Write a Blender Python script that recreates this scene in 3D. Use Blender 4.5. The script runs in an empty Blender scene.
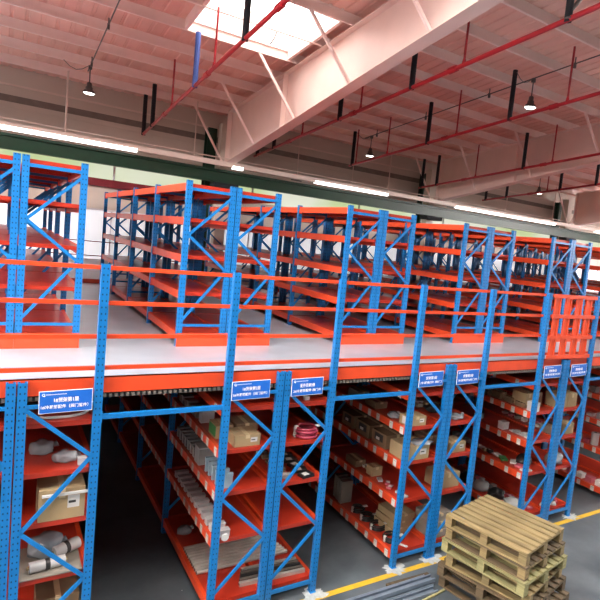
import bpy, bmesh, math, random
from mathutils import Vector, Matrix
random.seed(7)
C = bpy.context.scene.collection
scene = bpy.context.scene

# ------------------------------------------------------------------ materials
def new_mat(name):
    m = bpy.data.materials.new(name); m.use_nodes = True
    nt = m.node_tree; b = nt.nodes['Principled BSDF']
    return m, nt, b

def paint(name, col, rough=.45, metal=0., noise=.12, scale=6., bump=.0, bscale=60., spec=.5, trans=0., coat=0.):
    m, nt, b = new_mat(name)
    b.inputs['Roughness'].default_value = rough
    b.inputs['Metallic'].default_value = metal
    b.inputs['Specular IOR Level'].default_value = spec
    b.inputs['Transmission Weight'].default_value = trans
    b.inputs['Coat Weight'].default_value = coat
    tc = nt.nodes.new('ShaderNodeTexCoord')
    n = nt.nodes.new('ShaderNodeTexNoise'); n.inputs['Scale'].default_value = scale; n.inputs['Detail'].default_value = 5
    nt.links.new(tc.outputs['Object'], n.inputs['Vector'])
    r = nt.nodes.new('ShaderNodeValToRGB')
    a = [max(0, c*(1-noise)) for c in col]; d = [min(1, c*(1+noise)) for c in col]
    r.color_ramp.elements[0].position = .3; r.color_ramp.elements[0].color = (*a, 1)
    r.color_ramp.elements[1].position = .7; r.color_ramp.elements[1].color = (*d, 1)
    nt.links.new(n.outputs['Fac'], r.inputs['Fac']); nt.links.new(r.outputs['Color'], b.inputs['Base Color'])
    if bump:
        n2 = nt.nodes.new('ShaderNodeTexNoise'); n2.inputs['Scale'].default_value = bscale; n2.inputs['Detail'].default_value = 4
        nt.links.new(tc.outputs['Object'], n2.inputs['Vector'])
        bp = nt.nodes.new('ShaderNodeBump'); bp.inputs['Strength'].default_value = bump; bp.inputs['Distance'].default_value = .02
        nt.links.new(n2.outputs['Fac'], bp.inputs['Height']); nt.links.new(bp.outputs['Normal'], b.inputs['Normal'])
    return m

def emit(name, col, strength):
    m, nt, b = new_mat(name)
    b.inputs['Base Color'].default_value = (*col, 1)
    b.inputs['Emission Color'].default_value = (*col, 1)
    b.inputs['Emission Strength'].default_value = strength
    return m

def math_node(nt, op, a, b=None):
    n = nt.nodes.new('ShaderNodeMath'); n.operation = op
    for i, v in enumerate((a, b)):
        if v is None: continue
        if isinstance(v, (int, float)): n.inputs[i].default_value = v
        else: nt.links.new(v, n.inputs[i])
    return n.outputs[0]

def perforated(name, col, rough=.38):
    """painted steel upright with two columns of punched holes"""
    m, nt, b = new_mat(name)
    b.inputs['Roughness'].default_value = rough
    tc = nt.nodes.new('ShaderNodeTexCoord'); s = nt.nodes.new('ShaderNodeSeparateXYZ')
    nt.links.new(tc.outputs['Object'], s.inputs[0])
    sn = nt.nodes.new('ShaderNodeSeparateXYZ'); nt.links.new(tc.outputs['Normal'], sn.inputs[0])
    side = math_node(nt, 'GREATER_THAN', math_node(nt, 'ABSOLUTE', sn.outputs[0]), .5)
    z = math_node(nt, 'SUBTRACT', math_node(nt, 'MODULO', s.outputs[2], .06), .03)
    fx = math_node(nt, 'SUBTRACT', math_node(nt, 'ABSOLUTE', s.outputs[0]), .017)
    fy = s.outputs[1]
    mix = nt.nodes.new('ShaderNodeMix'); mix.data_type = 'FLOAT'
    nt.links.new(side, mix.inputs[0]); nt.links.new(fx, mix.inputs[2]); nt.links.new(fy, mix.inputs[3])
    d2 = math_node(nt, 'ADD', math_node(nt, 'MULTIPLY', mix.outputs[0], mix.outputs[0]), math_node(nt, 'MULTIPLY', z, math_node(nt, 'MULTIPLY', z, .45)))
    hole = math_node(nt, 'LESS_THAN', d2, .0065**2)
    up_ = math_node(nt, 'LESS_THAN', math_node(nt, 'ABSOLUTE', sn.outputs[2]), .5)
    hole = math_node(nt, 'MULTIPLY', hole, up_)
    n = nt.nodes.new('ShaderNodeTexNoise'); n.inputs['Scale'].default_value = 5
    nt.links.new(tc.outputs['Object'], n.inputs['Vector'])
    r = nt.nodes.new('ShaderNodeValToRGB')
    r.color_ramp.elements[0].color = (*[c*.88 for c in col], 1); r.color_ramp.elements[1].color = (*[min(1, c*1.12) for c in col], 1)
    nt.links.new(n.outputs['Fac'], r.inputs['Fac'])
    mc = nt.nodes.new('ShaderNodeMix'); mc.data_type = 'RGBA'
    nt.links.new(hole, mc.inputs[0]); nt.links.new(r.outputs['Color'], mc.inputs[6]); mc.inputs[7].default_value = (.003, .03, .09, 1)
    nt.links.new(mc.outputs[2], b.inputs['Base Color'])
    return m

M = {}
BLUE = (.004, .15, .43)
M['post'] = perforated('blue_perforated_steel', BLUE)
M['blue'] = paint('blue_painted_steel', BLUE, .38, noise=.08)
M['orange'] = paint('orange_painted_steel', (.64, .062, .017), .36, noise=.08)
M['panel'] = paint('orange_shelf_panel', (.40, .030, .014), .3, noise=.12, scale=3)
M['deck'] = paint('galvanised_deck_plate', (.47, .53, .60), .34, metal=.4, noise=.08, scale=2.2, bump=.12, bscale=45)
M['deck_edge'] = paint('pale_edge_plate', (.46, .48, .50), .35, metal=.1, noise=.06)
M['zinc'] = paint('zinc_profile', (.16, .14, .12), .5, metal=.3, noise=.2, scale=12)
M['darkzinc'] = paint('dark_metal', (.035, .035, .035), .5, metal=.3)
M['roof'] = paint('pink_lit_roof_sheet', (.84, .53, .45), .5, noise=.06, scale=1.5)  # white sheet with pinkish bounce light put into its colour
M['purlin'] = paint('pink_lit_purlin', (.95, .78, .73), .5, noise=.05, scale=2)  # white steel, pink bounce light put into the colour
M['seam_or_shade'] = paint('purlin_shadow_line', (.10, .035, .03), .8)  # shadow line beside each purlin, painted as a dark strip
M['rafter'] = paint('pink_lit_rafter', (.84, .66, .60), .5, noise=.06, scale=1.2)  # white steel carrying the same painted-in pink bounce
M['redpipe'] = paint('red_pipe_paint', (.36, .012, .020), .35, noise=.1)
M['black'] = paint('black_sleeve', (.004, .005, .010), .8, noise=.1)
M['bluesleeve'] = paint('blue_sleeve', (.04, .09, .33), .5, noise=.1)
M['green'] = paint('dark_green_paint', (.002, .030, .013), .4, noise=.15)
M['wall'] = paint('wall_sheet', (.60, .52, .45), .6, noise=.05, scale=.8)
M['darkwall'] = paint('dark_grey_wall', (.10, .10, .10), .7)
M['underside'] = paint('dark_deck_underside', (.07,.07,.07), .6)  # coloured dark to cut bounce light into the lower level
M['wall_glow'] = emit('white_wall_glow', (.90, .93, .97), .42)  # glow that brightens the white lower back wall
M['fill_glow_bright'] = emit('right_fill_glow', (1., .97, .95), 62.)  # glow of the strip added at the right end
M['fill_glow'] = emit('left_fill_glow', (1., .97, .95), 38.)  # glow of the strip added at the left end
M['wallwhite'] = paint('white_wall_panel', (.80, .79, .82), .6, noise=.04, scale=.8)
M['darkband'] = paint('dark_wall_band', (.20, .165, .14), .6)
M['redbeam'] = paint('dark_red_beam', (.20, .014, .022), .5)
M['white'] = paint('white_plastic', (.50, .50, .49), .4, noise=.05)
M['tray'] = paint('lamp_tray', (.72, .60, .53), .45, noise=.04)
M['paleblue'] = paint('pale_blue_plastic', (.28, .40, .46), .35, noise=.1)
M['greyplastic'] = paint('grey_plastic', (.30, .32, .31), .4, noise=.1)
M['carton'] = paint('cardboard', (.34, .25, .13), .8, noise=.1, scale=4, bump=.1)
M['cartondark'] = paint('aged_cardboard', (.20, .13, .07), .8, noise=.15, scale=4)
M['cartongrey'] = paint('grey_board', (.24, .215, .175), .8, noise=.12, scale=4)
M['tape'] = paint('packing_tape', (.58, .47, .28), .25, noise=.05)
M['paper'] = paint('white_paper', (.55, .55, .52), .7, noise=.05)
M['ink'] = paint('black_ink', (.02, .02, .02), .6)
M['greenprint'] = paint('green_print', (.03, .16, .04), .5)
M['film'] = paint('clear_film', (.28, .31, .33), .18, noise=.15, bump=.4, bscale=14)
M['tube'] = paint('aluminium_tube', (.55, .53, .47), .35, metal=.4, noise=.15, scale=5)
M['hose'] = paint('pink_hose', (.33, .03, .06), .35, noise=.12)
M['rubber'] = paint('black_rubber', (.014, .014, .014), .45, noise=.2)
M['floorpatch'] = paint('white_splatter', (.36, .39, .38), .5, noise=.2, scale=20)
M['yellow'] = paint('yellow_line_paint', (.52, .33, .025), .45, noise=.12, scale=9)
M['metalblue'] = paint('blue_grey_channel', (.20, .25, .31), .35, metal=.3, noise=.15, scale=8)
M['signblue'] = paint('sign_blue', (.012, .12, .52), .35, noise=.03)
M['signwhite'] = paint('sign_white', (.85, .87, .9), .5, noise=.02)
M['pinkpack'] = paint('pink_packet', (.45, .10, .13), .5)
M['lampbody'] = paint('grey_lamp_housing', (.12, .12, .115), .4, metal=.5)
M['led'] = emit('lamp_glow', (1., .97, .90), 9.)
M['skylight_seen'] = emit('seen_skylight_daylight', (1., .985, .95), 4.5)  # visible skylight, dimmer so the rafter web is not overexposed
M['tubeglow'] = emit('linear_lamp_glow', (1., .97, .93), 2.2)
M['skylight'] = emit('added_skylight_glow', (1., .985, .95), 11.)  # glow of the unseen skylights added to light the hall

def wood(name, a, b_):
    m, nt, b = new_mat(name); b.inputs['Roughness'].default_value = .75
    tc = nt.nodes.new('ShaderNodeTexCoord'); mp = nt.nodes.new('ShaderNodeMapping'); mp.inputs['Scale'].default_value = (14, 1.2, 14)
    oi = nt.nodes.new('ShaderNodeObjectInfo')
    nt.links.new(tc.outputs['Object'], mp.inputs['Vector'])
    n = nt.nodes.new('ShaderNodeTexNoise'); n.inputs['Scale'].default_value = 2.2; n.inputs['Detail'].default_value = 8
    n.noise_dimensions = '4D'; nt.links.new(oi.outputs['Random'], n.inputs['W'])
    nt.links.new(mp.outputs[0], n.inputs['Vector'])
    r = nt.nodes.new('ShaderNodeValToRGB'); r.color_ramp.elements[0].position = .3; r.color_ramp.elements[1].position = .72
    r.color_ramp.elements[0].color = (*a, 1); r.color_ramp.elements[1].color = (*b_, 1)
    nt.links.new(n.outputs['Fac'], r.inputs['Fac'])
    hs = nt.nodes.new('ShaderNodeHueSaturation'); nt.links.new(r.outputs['Color'], hs.inputs['Color'])
    v = math_node(nt, 'ADD', math_node(nt, 'MULTIPLY', oi.outputs['Random'], .35), .82)
    nt.links.new(v, hs.inputs['Value']); nt.links.new(hs.outputs[0], b.inputs['Base Color'])
    return m
M['wood'] = wood('pale_pine', (.13, .092, .038), (.29, .225, .10))
M['woodgreen'] = wood('greenish_pine', (.18, .165, .065), (.33, .31, .145))
M['wooddark'] = wood('weathered_pine', (.06, .043, .022), (.145, .10, .052))

def concrete():
    m, nt, b = new_mat('grey_coated_floor')
    tc = nt.nodes.new('ShaderNodeTexCoord')
    n = nt.nodes.new('ShaderNodeTexNoise'); n.inputs['Scale'].default_value = .9; n.inputs['Detail'].default_value = 9
    n.inputs['Roughness'].default_value = .62
    nt.links.new(tc.outputs['Object'], n.inputs['Vector'])
    r = nt.nodes.new('ShaderNodeValToRGB')
    r.color_ramp.elements[0].position = .34; r.color_ramp.elements[0].color = (.045, .058, .066, 1)
    r.color_ramp.elements[1].position = .68; r.color_ramp.elements[1].color = (.125, .148, .16, 1)
    nt.links.new(n.outputs['Fac'], r.inputs['Fac'])
    v = nt.nodes.new('ShaderNodeTexVoronoi'); v.inputs['Scale'].default_value = 1.7
    nt.links.new(tc.outputs['Object'], v.inputs['Vector'])
    sp = math_node(nt, 'LESS_THAN', v.outputs['Distance'], .022)
    mc = nt.nodes.new('ShaderNodeMix'); mc.data_type = 'RGBA'
    nt.links.new(sp, mc.inputs[0]); nt.links.new(r.outputs['Color'], mc.inputs[6]); mc.inputs[7].default_value = (.4, .42, .4, 1)
    nt.links.new(mc.outputs[2], b.inputs['Base Color'])
    r2 = nt.nodes.new('ShaderNodeMapRange'); r2.inputs[3].default_value = .22; r2.inputs[4].default_value = .5
    nt.links.new(n.outputs['Fac'], r2.inputs[0]); nt.links.new(r2.outputs[0], b.inputs['Roughness'])
    return m
M['floor'] = concrete()

def window_glow():
    m, nt, b = new_mat('frosted_window_daylight')
    tc = nt.nodes.new('ShaderNodeTexCoord')
    n = nt.nodes.new('ShaderNodeTexNoise'); n.inputs['Scale'].default_value = .5; n.inputs['Detail'].default_value = 1
    nt.links.new(tc.outputs['Object'], n.inputs['Vector'])
    r = nt.nodes.new('ShaderNodeValToRGB')
    r.color_ramp.elements[0].position = .38; r.color_ramp.elements[0].color = (.62, .74, .38, 1)
    r.color_ramp.elements[1].position = .6; r.color_ramp.elements[1].color = (.86, .88, .72, 1)
    nt.links.new(n.outputs['Fac'], r.inputs['Fac'])
    nt.links.new(r.outputs['Color'], b.inputs['Emission Color']); b.inputs['Emission Strength'].default_value = .62
    b.inputs['Base Color'].default_value = (.1, .1, .1, 1); b.inputs['Roughness'].default_value = .3
    return m
M['window'] = window_glow()

# ------------------------------------------------------------------ mesh helpers
class MB:
    def __init__(s): s.v = []; s.f = []; s.m = []; s.mats = []; s.smooth = []
    def _mi(s, m):
        if m not in s.mats: s.mats.append(m)
        return s.mats.index(m)
    def add(s, vs, fs, m, smooth=False):
        o = len(s.v); s.v += [tuple(v) for v in vs]; k = s._mi(m)
        for f in fs: s.f.append([i+o for i in f]); s.m.append(k); s.smooth.append(smooth)
    def box(s, x0, x1, y0, y1, z0, z1, m, mat=None):
        vs = [Vector(v) for v in ((x0,y0,z0),(x1,y0,z0),(x1,y1,z0),(x0,y1,z0),(x0,y0,z1),(x1,y0,z1),(x1,y1,z1),(x0,y1,z1))]
        if mat is not None: vs = [mat @ v for v in vs]
        s.add(vs, [(0,3,2,1),(4,5,6,7),(0,1,5,4),(1,2,6,5),(2,3,7,6),(3,0,4,7)], m)
        return s
    def bar(s, a, b, w, h, m, up=(0,1,0)):
        a, b = Vector(a), Vector(b); d = (b-a).normalized(); u = Vector(up)
        side = d.cross(u).normalized(); u = side.cross(d).normalized()
        vs = []
        for p in (a, b):
            for i, j in ((-1,-1),(1,-1),(1,1),(-1,1)): vs.append(p + side*i*w/2 + u*j*h/2)
        s.add(vs, [(0,1,2,3),(7,6,5,4),(0,4,5,1),(1,5,6,2),(2,6,7,3),(3,7,4,0)], m)
        return s
    def cyl(s, a, b, r, m, n=12, r2=None, caps=True):
        a, b = Vector(a), Vector(b); d = (b-a).normalized(); r2 = r if r2 is None else r2
        t = Vector((1,0,0)) if abs(d.x) < .8 else Vector((0,1,0)); p = d.cross(t).normalized(); q = d.cross(p)
        vs = []
        for c, rr in ((a, r), (b, r2)):
            for i in range(n):
                an = 2*math.pi*i/n; vs.append(c + p*math.cos(an)*rr + q*math.sin(an)*rr)
        s.add(vs, [(i, (i+1) % n, n+(i+1) % n, n+i) for i in range(n)], m, True)
        if caps:
            s.add(vs[:n], [tuple(range(n))[::-1]], m); s.add(vs[n:], [tuple(range(n))], m)
        return s
    def lathe(s, prof, m, n=20, c=(0,0,0)):
        vs = []; c = Vector(c)
        for r, z in prof:
            for i in range(n):
                an = 2*math.pi*i/n; vs.append(c + Vector((r*math.cos(an), r*math.sin(an), z)))
        fs = []
        for k in range(len(prof)-1):
            for i in range(n): fs.append((k*n+i, k*n+(i+1) % n, (k+1)*n+(i+1) % n, (k+1)*n+i))
        s.add(vs, fs, m, True); return s
    def torus(s, c, R, r, m, n=28, k=8, sx=1., sy=1.):
        vs = []; c = Vector(c)
        for i in range(n):
            a = 2*math.pi*i/n
            for j in range(k):
                b = 2*math.pi*j/k
                vs.append(c + Vector(((R+r*math.cos(b))*math.cos(a)*sx, (R+r*math.cos(b))*math.sin(a)*sy, r*math.sin(b))))
        fs = [(i*k+j, ((i+1) % n)*k+j, ((i+1) % n)*k+(j+1) % k, i*k+(j+1) % k) for i in range(n) for j in range(k)]
        s.add(vs, fs, m, True); return s
    def tubepath(s, pts, r, m, k=8):
        for a, b in zip(pts[:-1], pts[1:]): s.cyl(a, b, r, m, k)
        return s
    def blob(s, c, sx, sy, sz, m, seed=0, rough=.25):
        bm = bmesh.new(); bmesh.ops.create_icosphere(bm, subdivisions=3, radius=1)
        rnd = random.Random(seed); ph = [(rnd.uniform(2, 6), rnd.uniform(2, 6), rnd.uniform(2, 6), rnd.uniform(0, 6)) for _ in range(5)]
        vs = []
        for v in bm.verts:
            p = v.co.copy(); k = 1+sum(math.sin(a*p.x+d)*math.sin(b*p.y+d*2)*math.cos(e*p.z) for a, b, e, d in ph)*rough/2
            z = max(-.55, p.z*k)
            vs.append((c[0]+p.x*k*sx, c[1]+p.y*k*sy, c[2]+(z+.55)/1.55*sz))
        fs = [tuple(v.index for v in f.verts) for f in bm.faces]; bm.free()
        s.add(vs, fs, m, True); return s
    def mesh(s, name):
        me = bpy.data.meshes.new(name); me.from_pydata(s.v, [], s.f)
        for m in s.mats: me.materials.append(m)
        me.polygons.foreach_set('material_index', s.m); me.polygons.foreach_set('use_smooth', s.smooth)
        me.update(); return me
    def build(s, name, parent=None, loc=(0,0,0)):
        o = bpy.data.objects.new(name, s.mesh(name)); C.objects.link(o); o.location = loc
        if parent: o.parent = parent
        return o

def tag(o, label=None, cat=None, group=None, kind=None):
    if label: o['label'] = label
    if cat: o['category'] = cat
    if group: o['group'] = group
    if kind: o['kind'] = kind
    return o
def empty(name, loc=(0,0,0), rz=0.):
    o = bpy.data.objects.new(name, None); C.objects.link(o); o.location = loc; o.rotation_euler = (0,0,rz); o.empty_display_size = .1
    return o
def kids(o): return [c for c in o.children]
def inst(name, mesh, parent, loc):
    o = bpy.data.objects.new(name, mesh); C.objects.link(o); o.parent = parent; o.location = loc; return o
def copy_tree(o, parent=None):
    c = o.copy(); C.objects.link(c)
    if parent: c.parent = parent
    for ch in kids(o): copy_tree(ch, c)
    return c
ORD = ['first','second','third','fourth','fifth','sixth','seventh','eighth','ninth','tenth','eleventh','twelfth','thirteenth','fourteenth','fifteenth','sixteenth','seventeenth','eighteenth','nineteenth','twentieth']

# ------------------------------------------------------------------ dimensions
P_ = 2.531; PW = .074; PD = .06; D = .60; S = .086
def UL(u): return 1.245 + P_*(u-1)
ZD = 2.69                                  # deck surface
LOWZ = [2.435, 1.965, 1.48, .935, .20]     # lower shelf surfaces
UPZ = [4.915, 4.455, 3.945, 3.44, 2.87]
YF = [0, 2.08, 3.92, 5.74, 7.56, 9.38]

_mc = {}
def mesh_box(key, x0, x1, y0, y1, z0, z1, mat):
    if key not in _mc: _mc[key] = MB().box(x0,x1,y0,y1,z0,z1,mat).mesh(key)
    return _mc[key]
def post_mesh(h):
    k = 'upright_%.2f' % h
    if k not in _mc:
        b = MB(); t = .006; w = PW/2; d = PD/2
        # open channel section with return lips, facing outwards
        b.box(-w, w, -d, -d+t, 0, h, M['post']); b.box(-w, -w+t, -d+t, d, 0, h, M['post']); b.box(w-t, w, -d+t, d, 0, h, M['post'])
        b.box(-w+t, -w+.02, d-t, d, 0, h, M['post']); b.box(w-.02, w-t, d-t, d, 0, h, M['post'])
        b.box(-w-.004, w+.004, -d-.02, d+.02, 0, .006, M['blue'])
        _mc[k] = b.mesh('upright')
    return _mc[k]
def brace_mesh(kind):
    if kind in _mc: return _mc[kind]
    b = MB(); x0, x1 = PW/2-.01, D-PW/2+.01
    def bar(za, xa, zb, xb, y=-.018): b.bar((xa,y,za), (xb,y,zb), .036, .018, M['blue'])
    if kind == 'low':
        ns = [(2.58,x0),(2.09,x1),(1.43,x0),(.88,x1),(.33,x0)]
        b.box(x0-.02, x1+.02, -.027, -.009, .125, .175, M['blue']); b.box(x0-.02, x1+.02, -.027, -.009, 2.585, 2.62, M['blue'])
    else:
        z = ZD
        ns = [(4.77,x1),(4.22,x0),(3.76,x1),(3.06,x0)]; ns = [(a-z, c) for a, c in ns]
        b.box(x0-.02, x1+.02, -.027, -.009, 2.965-z, 3.0-z, M['blue']); b.box(x0-.02, x1+.02, -.027, -.009, 4.82-z, 4.86-z, M['blue'])
    for (za, xa), (zb, xb) in zip(ns[:-1], ns[1:]): bar(za, xa, zb-.0 if zb < za else zb, xb)
    _mc[kind] = b.mesh('bracing'); return _mc[kind]

def frame(parent, y, kind, hL, hR, detail=True):
    f = empty('upright_frame', (0, y, 0)); f.parent = parent
    if detail:
        inst('upright', post_mesh(hL), f, (0,0,0)); inst('upright', post_mesh(hR), f, (D,0,0)); inst('bracing', brace_mesh(kind), f, (0,0,0))
    else:
        bpy.data.objects.remove(f)
        k = 'fr%s%.2f' % (kind, hL)
        if k not in _mc:
            b = MB()
            for mm, dx in ((post_mesh(hL),0), (post_mesh(hR),D), (brace_mesh(kind),0)):
                for p in mm.polygons:
                    b.add([mm.vertices[i].co + Vector((dx,0,0)) for i in p.vertices], [tuple(range(len(p.vertices)))], mm.materials[p.material_index])
            _mc[k] = b.mesh('upright_frame')
        f = inst('upright_frame', _mc[k], parent, (0,y,0))
    return f

def shelf(parent, y0, y1, z, detail=True, tags=0, seed=0, bh=.1):
    L = y1-y0-PD; kb = 'long_beam_%.2f_%.2f' % (L, bh)
    if kb not in _mc:
        b = MB(); h = bh
        b.box(-.022, .022, 0, L, -h, 0, M['orange']); b.box(-.026, .026, -.004, .006, -h-.02, .012, M['orange']); b.box(-.026, .026, L-.006, L+.004, -h-.02, .012, M['orange'])
        _mc[kb] = b.mesh('long_beam')
    kp = 'shelf_panel_%.2f' % (y1-y0)
    if kp not in _mc:
        b = MB(); n = 4; w = D-.046; ya, yb = -.0, L
        seg = (yb-ya)/n
        for i in range(n):
            b.box(.023, .023+w, ya+i*seg+.0015, ya+(i+1)*seg-.0015, -.018, -.002, M['panel'])
            b.box(.023, .023+w, ya+i*seg+.0015, ya+i*seg+.006, -.05, -.018, M['panel'])
            b.box(.023, .023+w, ya+(i+1)*seg-.006, ya+(i+1)*seg-.0015, -.05, -.018, M['panel'])
        _mc[kp] = b.mesh('shelf')
    if detail:
        s = inst('shelf', _mc[kp], parent, (0, y0+PD/2, z))
        inst('long_beam', _mc[kb], s, (0,0,0)); inst('long_beam', _mc[kb], s, (D,0,0))
        if tags:
            r = random.Random(seed)
            if 'price_tag' not in _mc:
                _mc['price_tag'] = MB().box(-.0015, 0, -.038, .038, -.05, .05, M['paper']).box(-.0020,-.0015,-.028,.028,.022,.028,M['cartongrey']).mesh('price_tag')
            for i in range(tags):
                yy = (i+.5+r.uniform(-.2,.2))*L/tags
                inst('price_tag', _mc['price_tag'], s, (-.023, yy, -.056+r.uniform(-.006,.006)))
    else:
        k = 'sh%s%s' % (kb, kp)
        if k not in _mc:
            b = MB()
            for mm, dx in ((_mc[kp],0),(_mc[kb],0),(_mc[kb],D)):
                for p in mm.polygons:
                    b.add([mm.vertices[i].co + Vector((dx,0,0)) for i in p.vertices], [tuple(range(len(p.vertices)))], mm.materials[p.material_index])
            _mc[k] = b.mesh('shelf')
        s = inst('shelf', _mc[k], parent, (0, y0+PD/2, z))
    return s

# ------------------------------------------------------------------ setting
def struct(mb, name, kind='structure'):
    o = mb.build(name); o['kind'] = kind; return o
struct(MB().box(-14, 30, -12, 11, -.2, 0, M['floor']), 'floor')
struct(MB().box(-14.1, -14, -12, 11, 0, 3, M['darkwall']).box(-14.1, -14, -12, 11, 3, 7.3, M['wall']).box(-14.1, -14, -12, 11, 9, 10, M['wallwhite']), 'wall_left')
struct(MB().box(30, 30.1, -12, 11, 0, 7.3, M['darkwall']).box(30, 30.1, -12, 11, 9.0, 10, M['wallwhite']), 'wall_right')
struct(MB().box(30.05, 30.08, -12, 11, 7.3, 9.0, M['fill_glow_bright']), 'window_21')  # unseen glowing strip added to light the ceiling from the right
struct(MB().box(-14.08, -14.05, -12, 11, 7.3, 9.0, M['fill_glow']), 'window_22')  # unseen glowing strip added to light the ceiling from the left
struct(MB().box(-14, 30, -12.1, -12, 0, 7.6, M['darkwall']).box(-14, 30, -12.1, -12, 7.6, 10, M['darkwall']), 'wall_front')
struct(MB().box(-6, 29.5, 9.72, 9.8, 0, 2.6, M['darkwall']), 'light_block_wall')  # dark screen added to keep light out of the lower level
XA, XB, YA, YB = -14., 30., -12., 11.
SL = .09
def roofz(y): return 7.57 + SL*(10-y)          # underside of the purlins
RAFX = [-3.6, 4.3, 11.9, 19.7, 27.5]
SKY = [(1.93, 3.95, 3.36, 5.55), (-8.9, -4.6, 1.12, 5.55), (-2.6, 3.2, -4.48, -.1), (-9.5,-4.6,-4.48, -.1), (5.4, 11.2, -5.6, -3.4), (13.2, 18.6, -5.6, -2.3), (21.5, 26, -3.3, 2)]  # first one is in view, the others are added as light sources
# roof sheet: profiled, with real openings for the skylights
def roof():
    b = MB(); ys = sorted({YA, YB} | {v for s in SKY for v in s[2:]}); xs = sorted({XA, XB} | {v for s in SKY for v in s[:2]})
    H = .20
    prof = []
    x = XA
    while x < XB-1e-6:
        prof += [(x, 0), (x+.17, 0), (x+.185, .03), (x+.235, .03)]; x += .25
    prof.append((XB, 0))
    extra = [v for s in SKY for v in s[:2]]
    def h_at(x):
        t = (x-XA) % .25
        return 0 if t < .17 else (.022*(t-.17)/.015 if t < .185 else (.022 if t < .235 else .022*(1-(t-.235)/.015)))
    px = sorted(set([round(p[0],4) for p in prof] + [round(v,4) for v in extra]))
    for y0, y1 in zip(ys[:-1], ys[1:]):
        for x0, x1 in zip(px[:-1], px[1:]):
            xm, ym = (x0+x1)/2, (y0+y1)/2
            if any(s[0] < xm < s[1] and s[2] < ym < s[3] for s in SKY): continue
            b.add([(x0,y0,roofz(y0)+H+h_at(x0)), (x0,y1,roofz(y1)+H+h_at(x0)), (x1,y1,roofz(y1)+H+h_at(x1)), (x1,y0,roofz(y0)+H+h_at(x1))], [(0,1,2,3)], M['roof'])
    return b
o = struct(roof(), 'ceiling')
for k, (x0, x1, y0, y1) in enumerate(SKY):
    b = MB(); H = .5
    b.add([(x0,y0,roofz(y0)+H), (x0,y1,roofz(y1)+H), (x1,y1,roofz(y1)+H), (x1,y0,roofz(y0)+H)], [(0,1,2,3)], M['skylight_seen' if k == 0 else 'skylight'])  # first one is the visible skylight, the others are added
    w = struct(b, 'window_%d' % (k+2))
    b = MB(); t = .03
    for (a, c) in (((x0-t,y0),(x0-t,y1)), ((x1+t,y0),(x1+t,y1))):
        vs = []
        for dx in (-t, t):
            for (x, y) in (a, c):
                for z in (.02, .54): vs.append((x+dx, y, roofz(y)+z))
        b.add(vs, [(0,1,3,2),(4,6,7,5),(0,4,5,1),(2,3,7,6),(1,5,7,3),(0,2,6,4)], M['purlin'])
    for y, s_ in ((y0, -1), (y1, 1)):
        b.box(x0-t, x1+t, y-.03, y+.03, roofz(y)+.18, roofz(y)+.54, M['purlin'])
    b.box((x0+x1)/2-.02, (x0+x1)/2+.02, y0, y1, roofz(y0)+.50-.3, roofz(y0)+.50-.3+.001, M['purlin']) if False else None
    fr = b.build('window_frame', w)  # frames the visible skylight and the added ones alike
# a wind-out stay hanging in the visible skylight
b = MB(); b.box(3.28,3.36,4.62,4.70,roofz(4.6)+.2,roofz(4.6)+.33,M['white']); b.tubepath([(3.4,4.75,roofz(4.7)+.4),(3.42,4.85,roofz(4.7)+.25),(3.38,4.92,roofz(4.7)+.05),(3.34,5.,roofz(4.7)-.05)], .012, M['darkzinc'])
tag(b.build('skylight_stay'), 'small white bracket with a dark hanging cable in the bright skylight', 'bracket')

# back wall: white lower panels, beige upper sheet, window ribbon, dark band
b = MB(); b.box(XA, XB, 11, 11.1, 0, 3.2, M['wallwhite']); b.box(XA, XB, 11, 11.1, 4.5, 4.55, M['wallwhite']); b.box(XA, XB, 11, 11.12, 4.55, 5.30, M['wall']); b.box(XA, XB, 11.0, 11.12, 5.86, 8.2, M['wall'])
i = 0
z = 5.95
while z < 7.4:
    b.box(XA, XB, 10.975, 11.0, z, z+.13, M['wall']); z += .26
struct(b, 'wall_back')
struct(MB().box(XA, XB, 10.96, 10.999, 6.86, 7.02, M['darkband']), 'trim_1')
b = MB(); b.box(XA, XB, 10.95, 10.999, 7.24, 7.28, M['tray']); struct(b, 'trim_2')
b = MB(); b.box(XA, XB, 11.03, 11.06, 5.30, 5.86, M['window'])
w = struct(b, 'window_1')
w2 = struct(MB().box(XA, XB, 11.03, 11.06, 3.2, 4.5, M['wall_glow']), 'window_30')  # glowing strip added to make the lower back wall brighter
b = MB()
x = XA
while x < XB: b.box(x, x+.04, 11.0, 11.03, 3.2, 4.5, M['wallwhite']); x += 1.3
b.build('window_frame', w2)  # bars across the added glowing strip
b = MB()
x = XA
while x < XB: b.box(x, x+.05, 11.0, 11.03, 5.30, 5.86, M['wallwhite']); x += 3.9
b.build('window_frame', w)
tag(MB().box(XA, 3.4, 10.84, 10.98, 5.14, 5.34, M['redbeam']).build('wall_rail'), 'dark red horizontal beam fixed along the back wall under the greenish window ribbon', 'beam')

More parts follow.
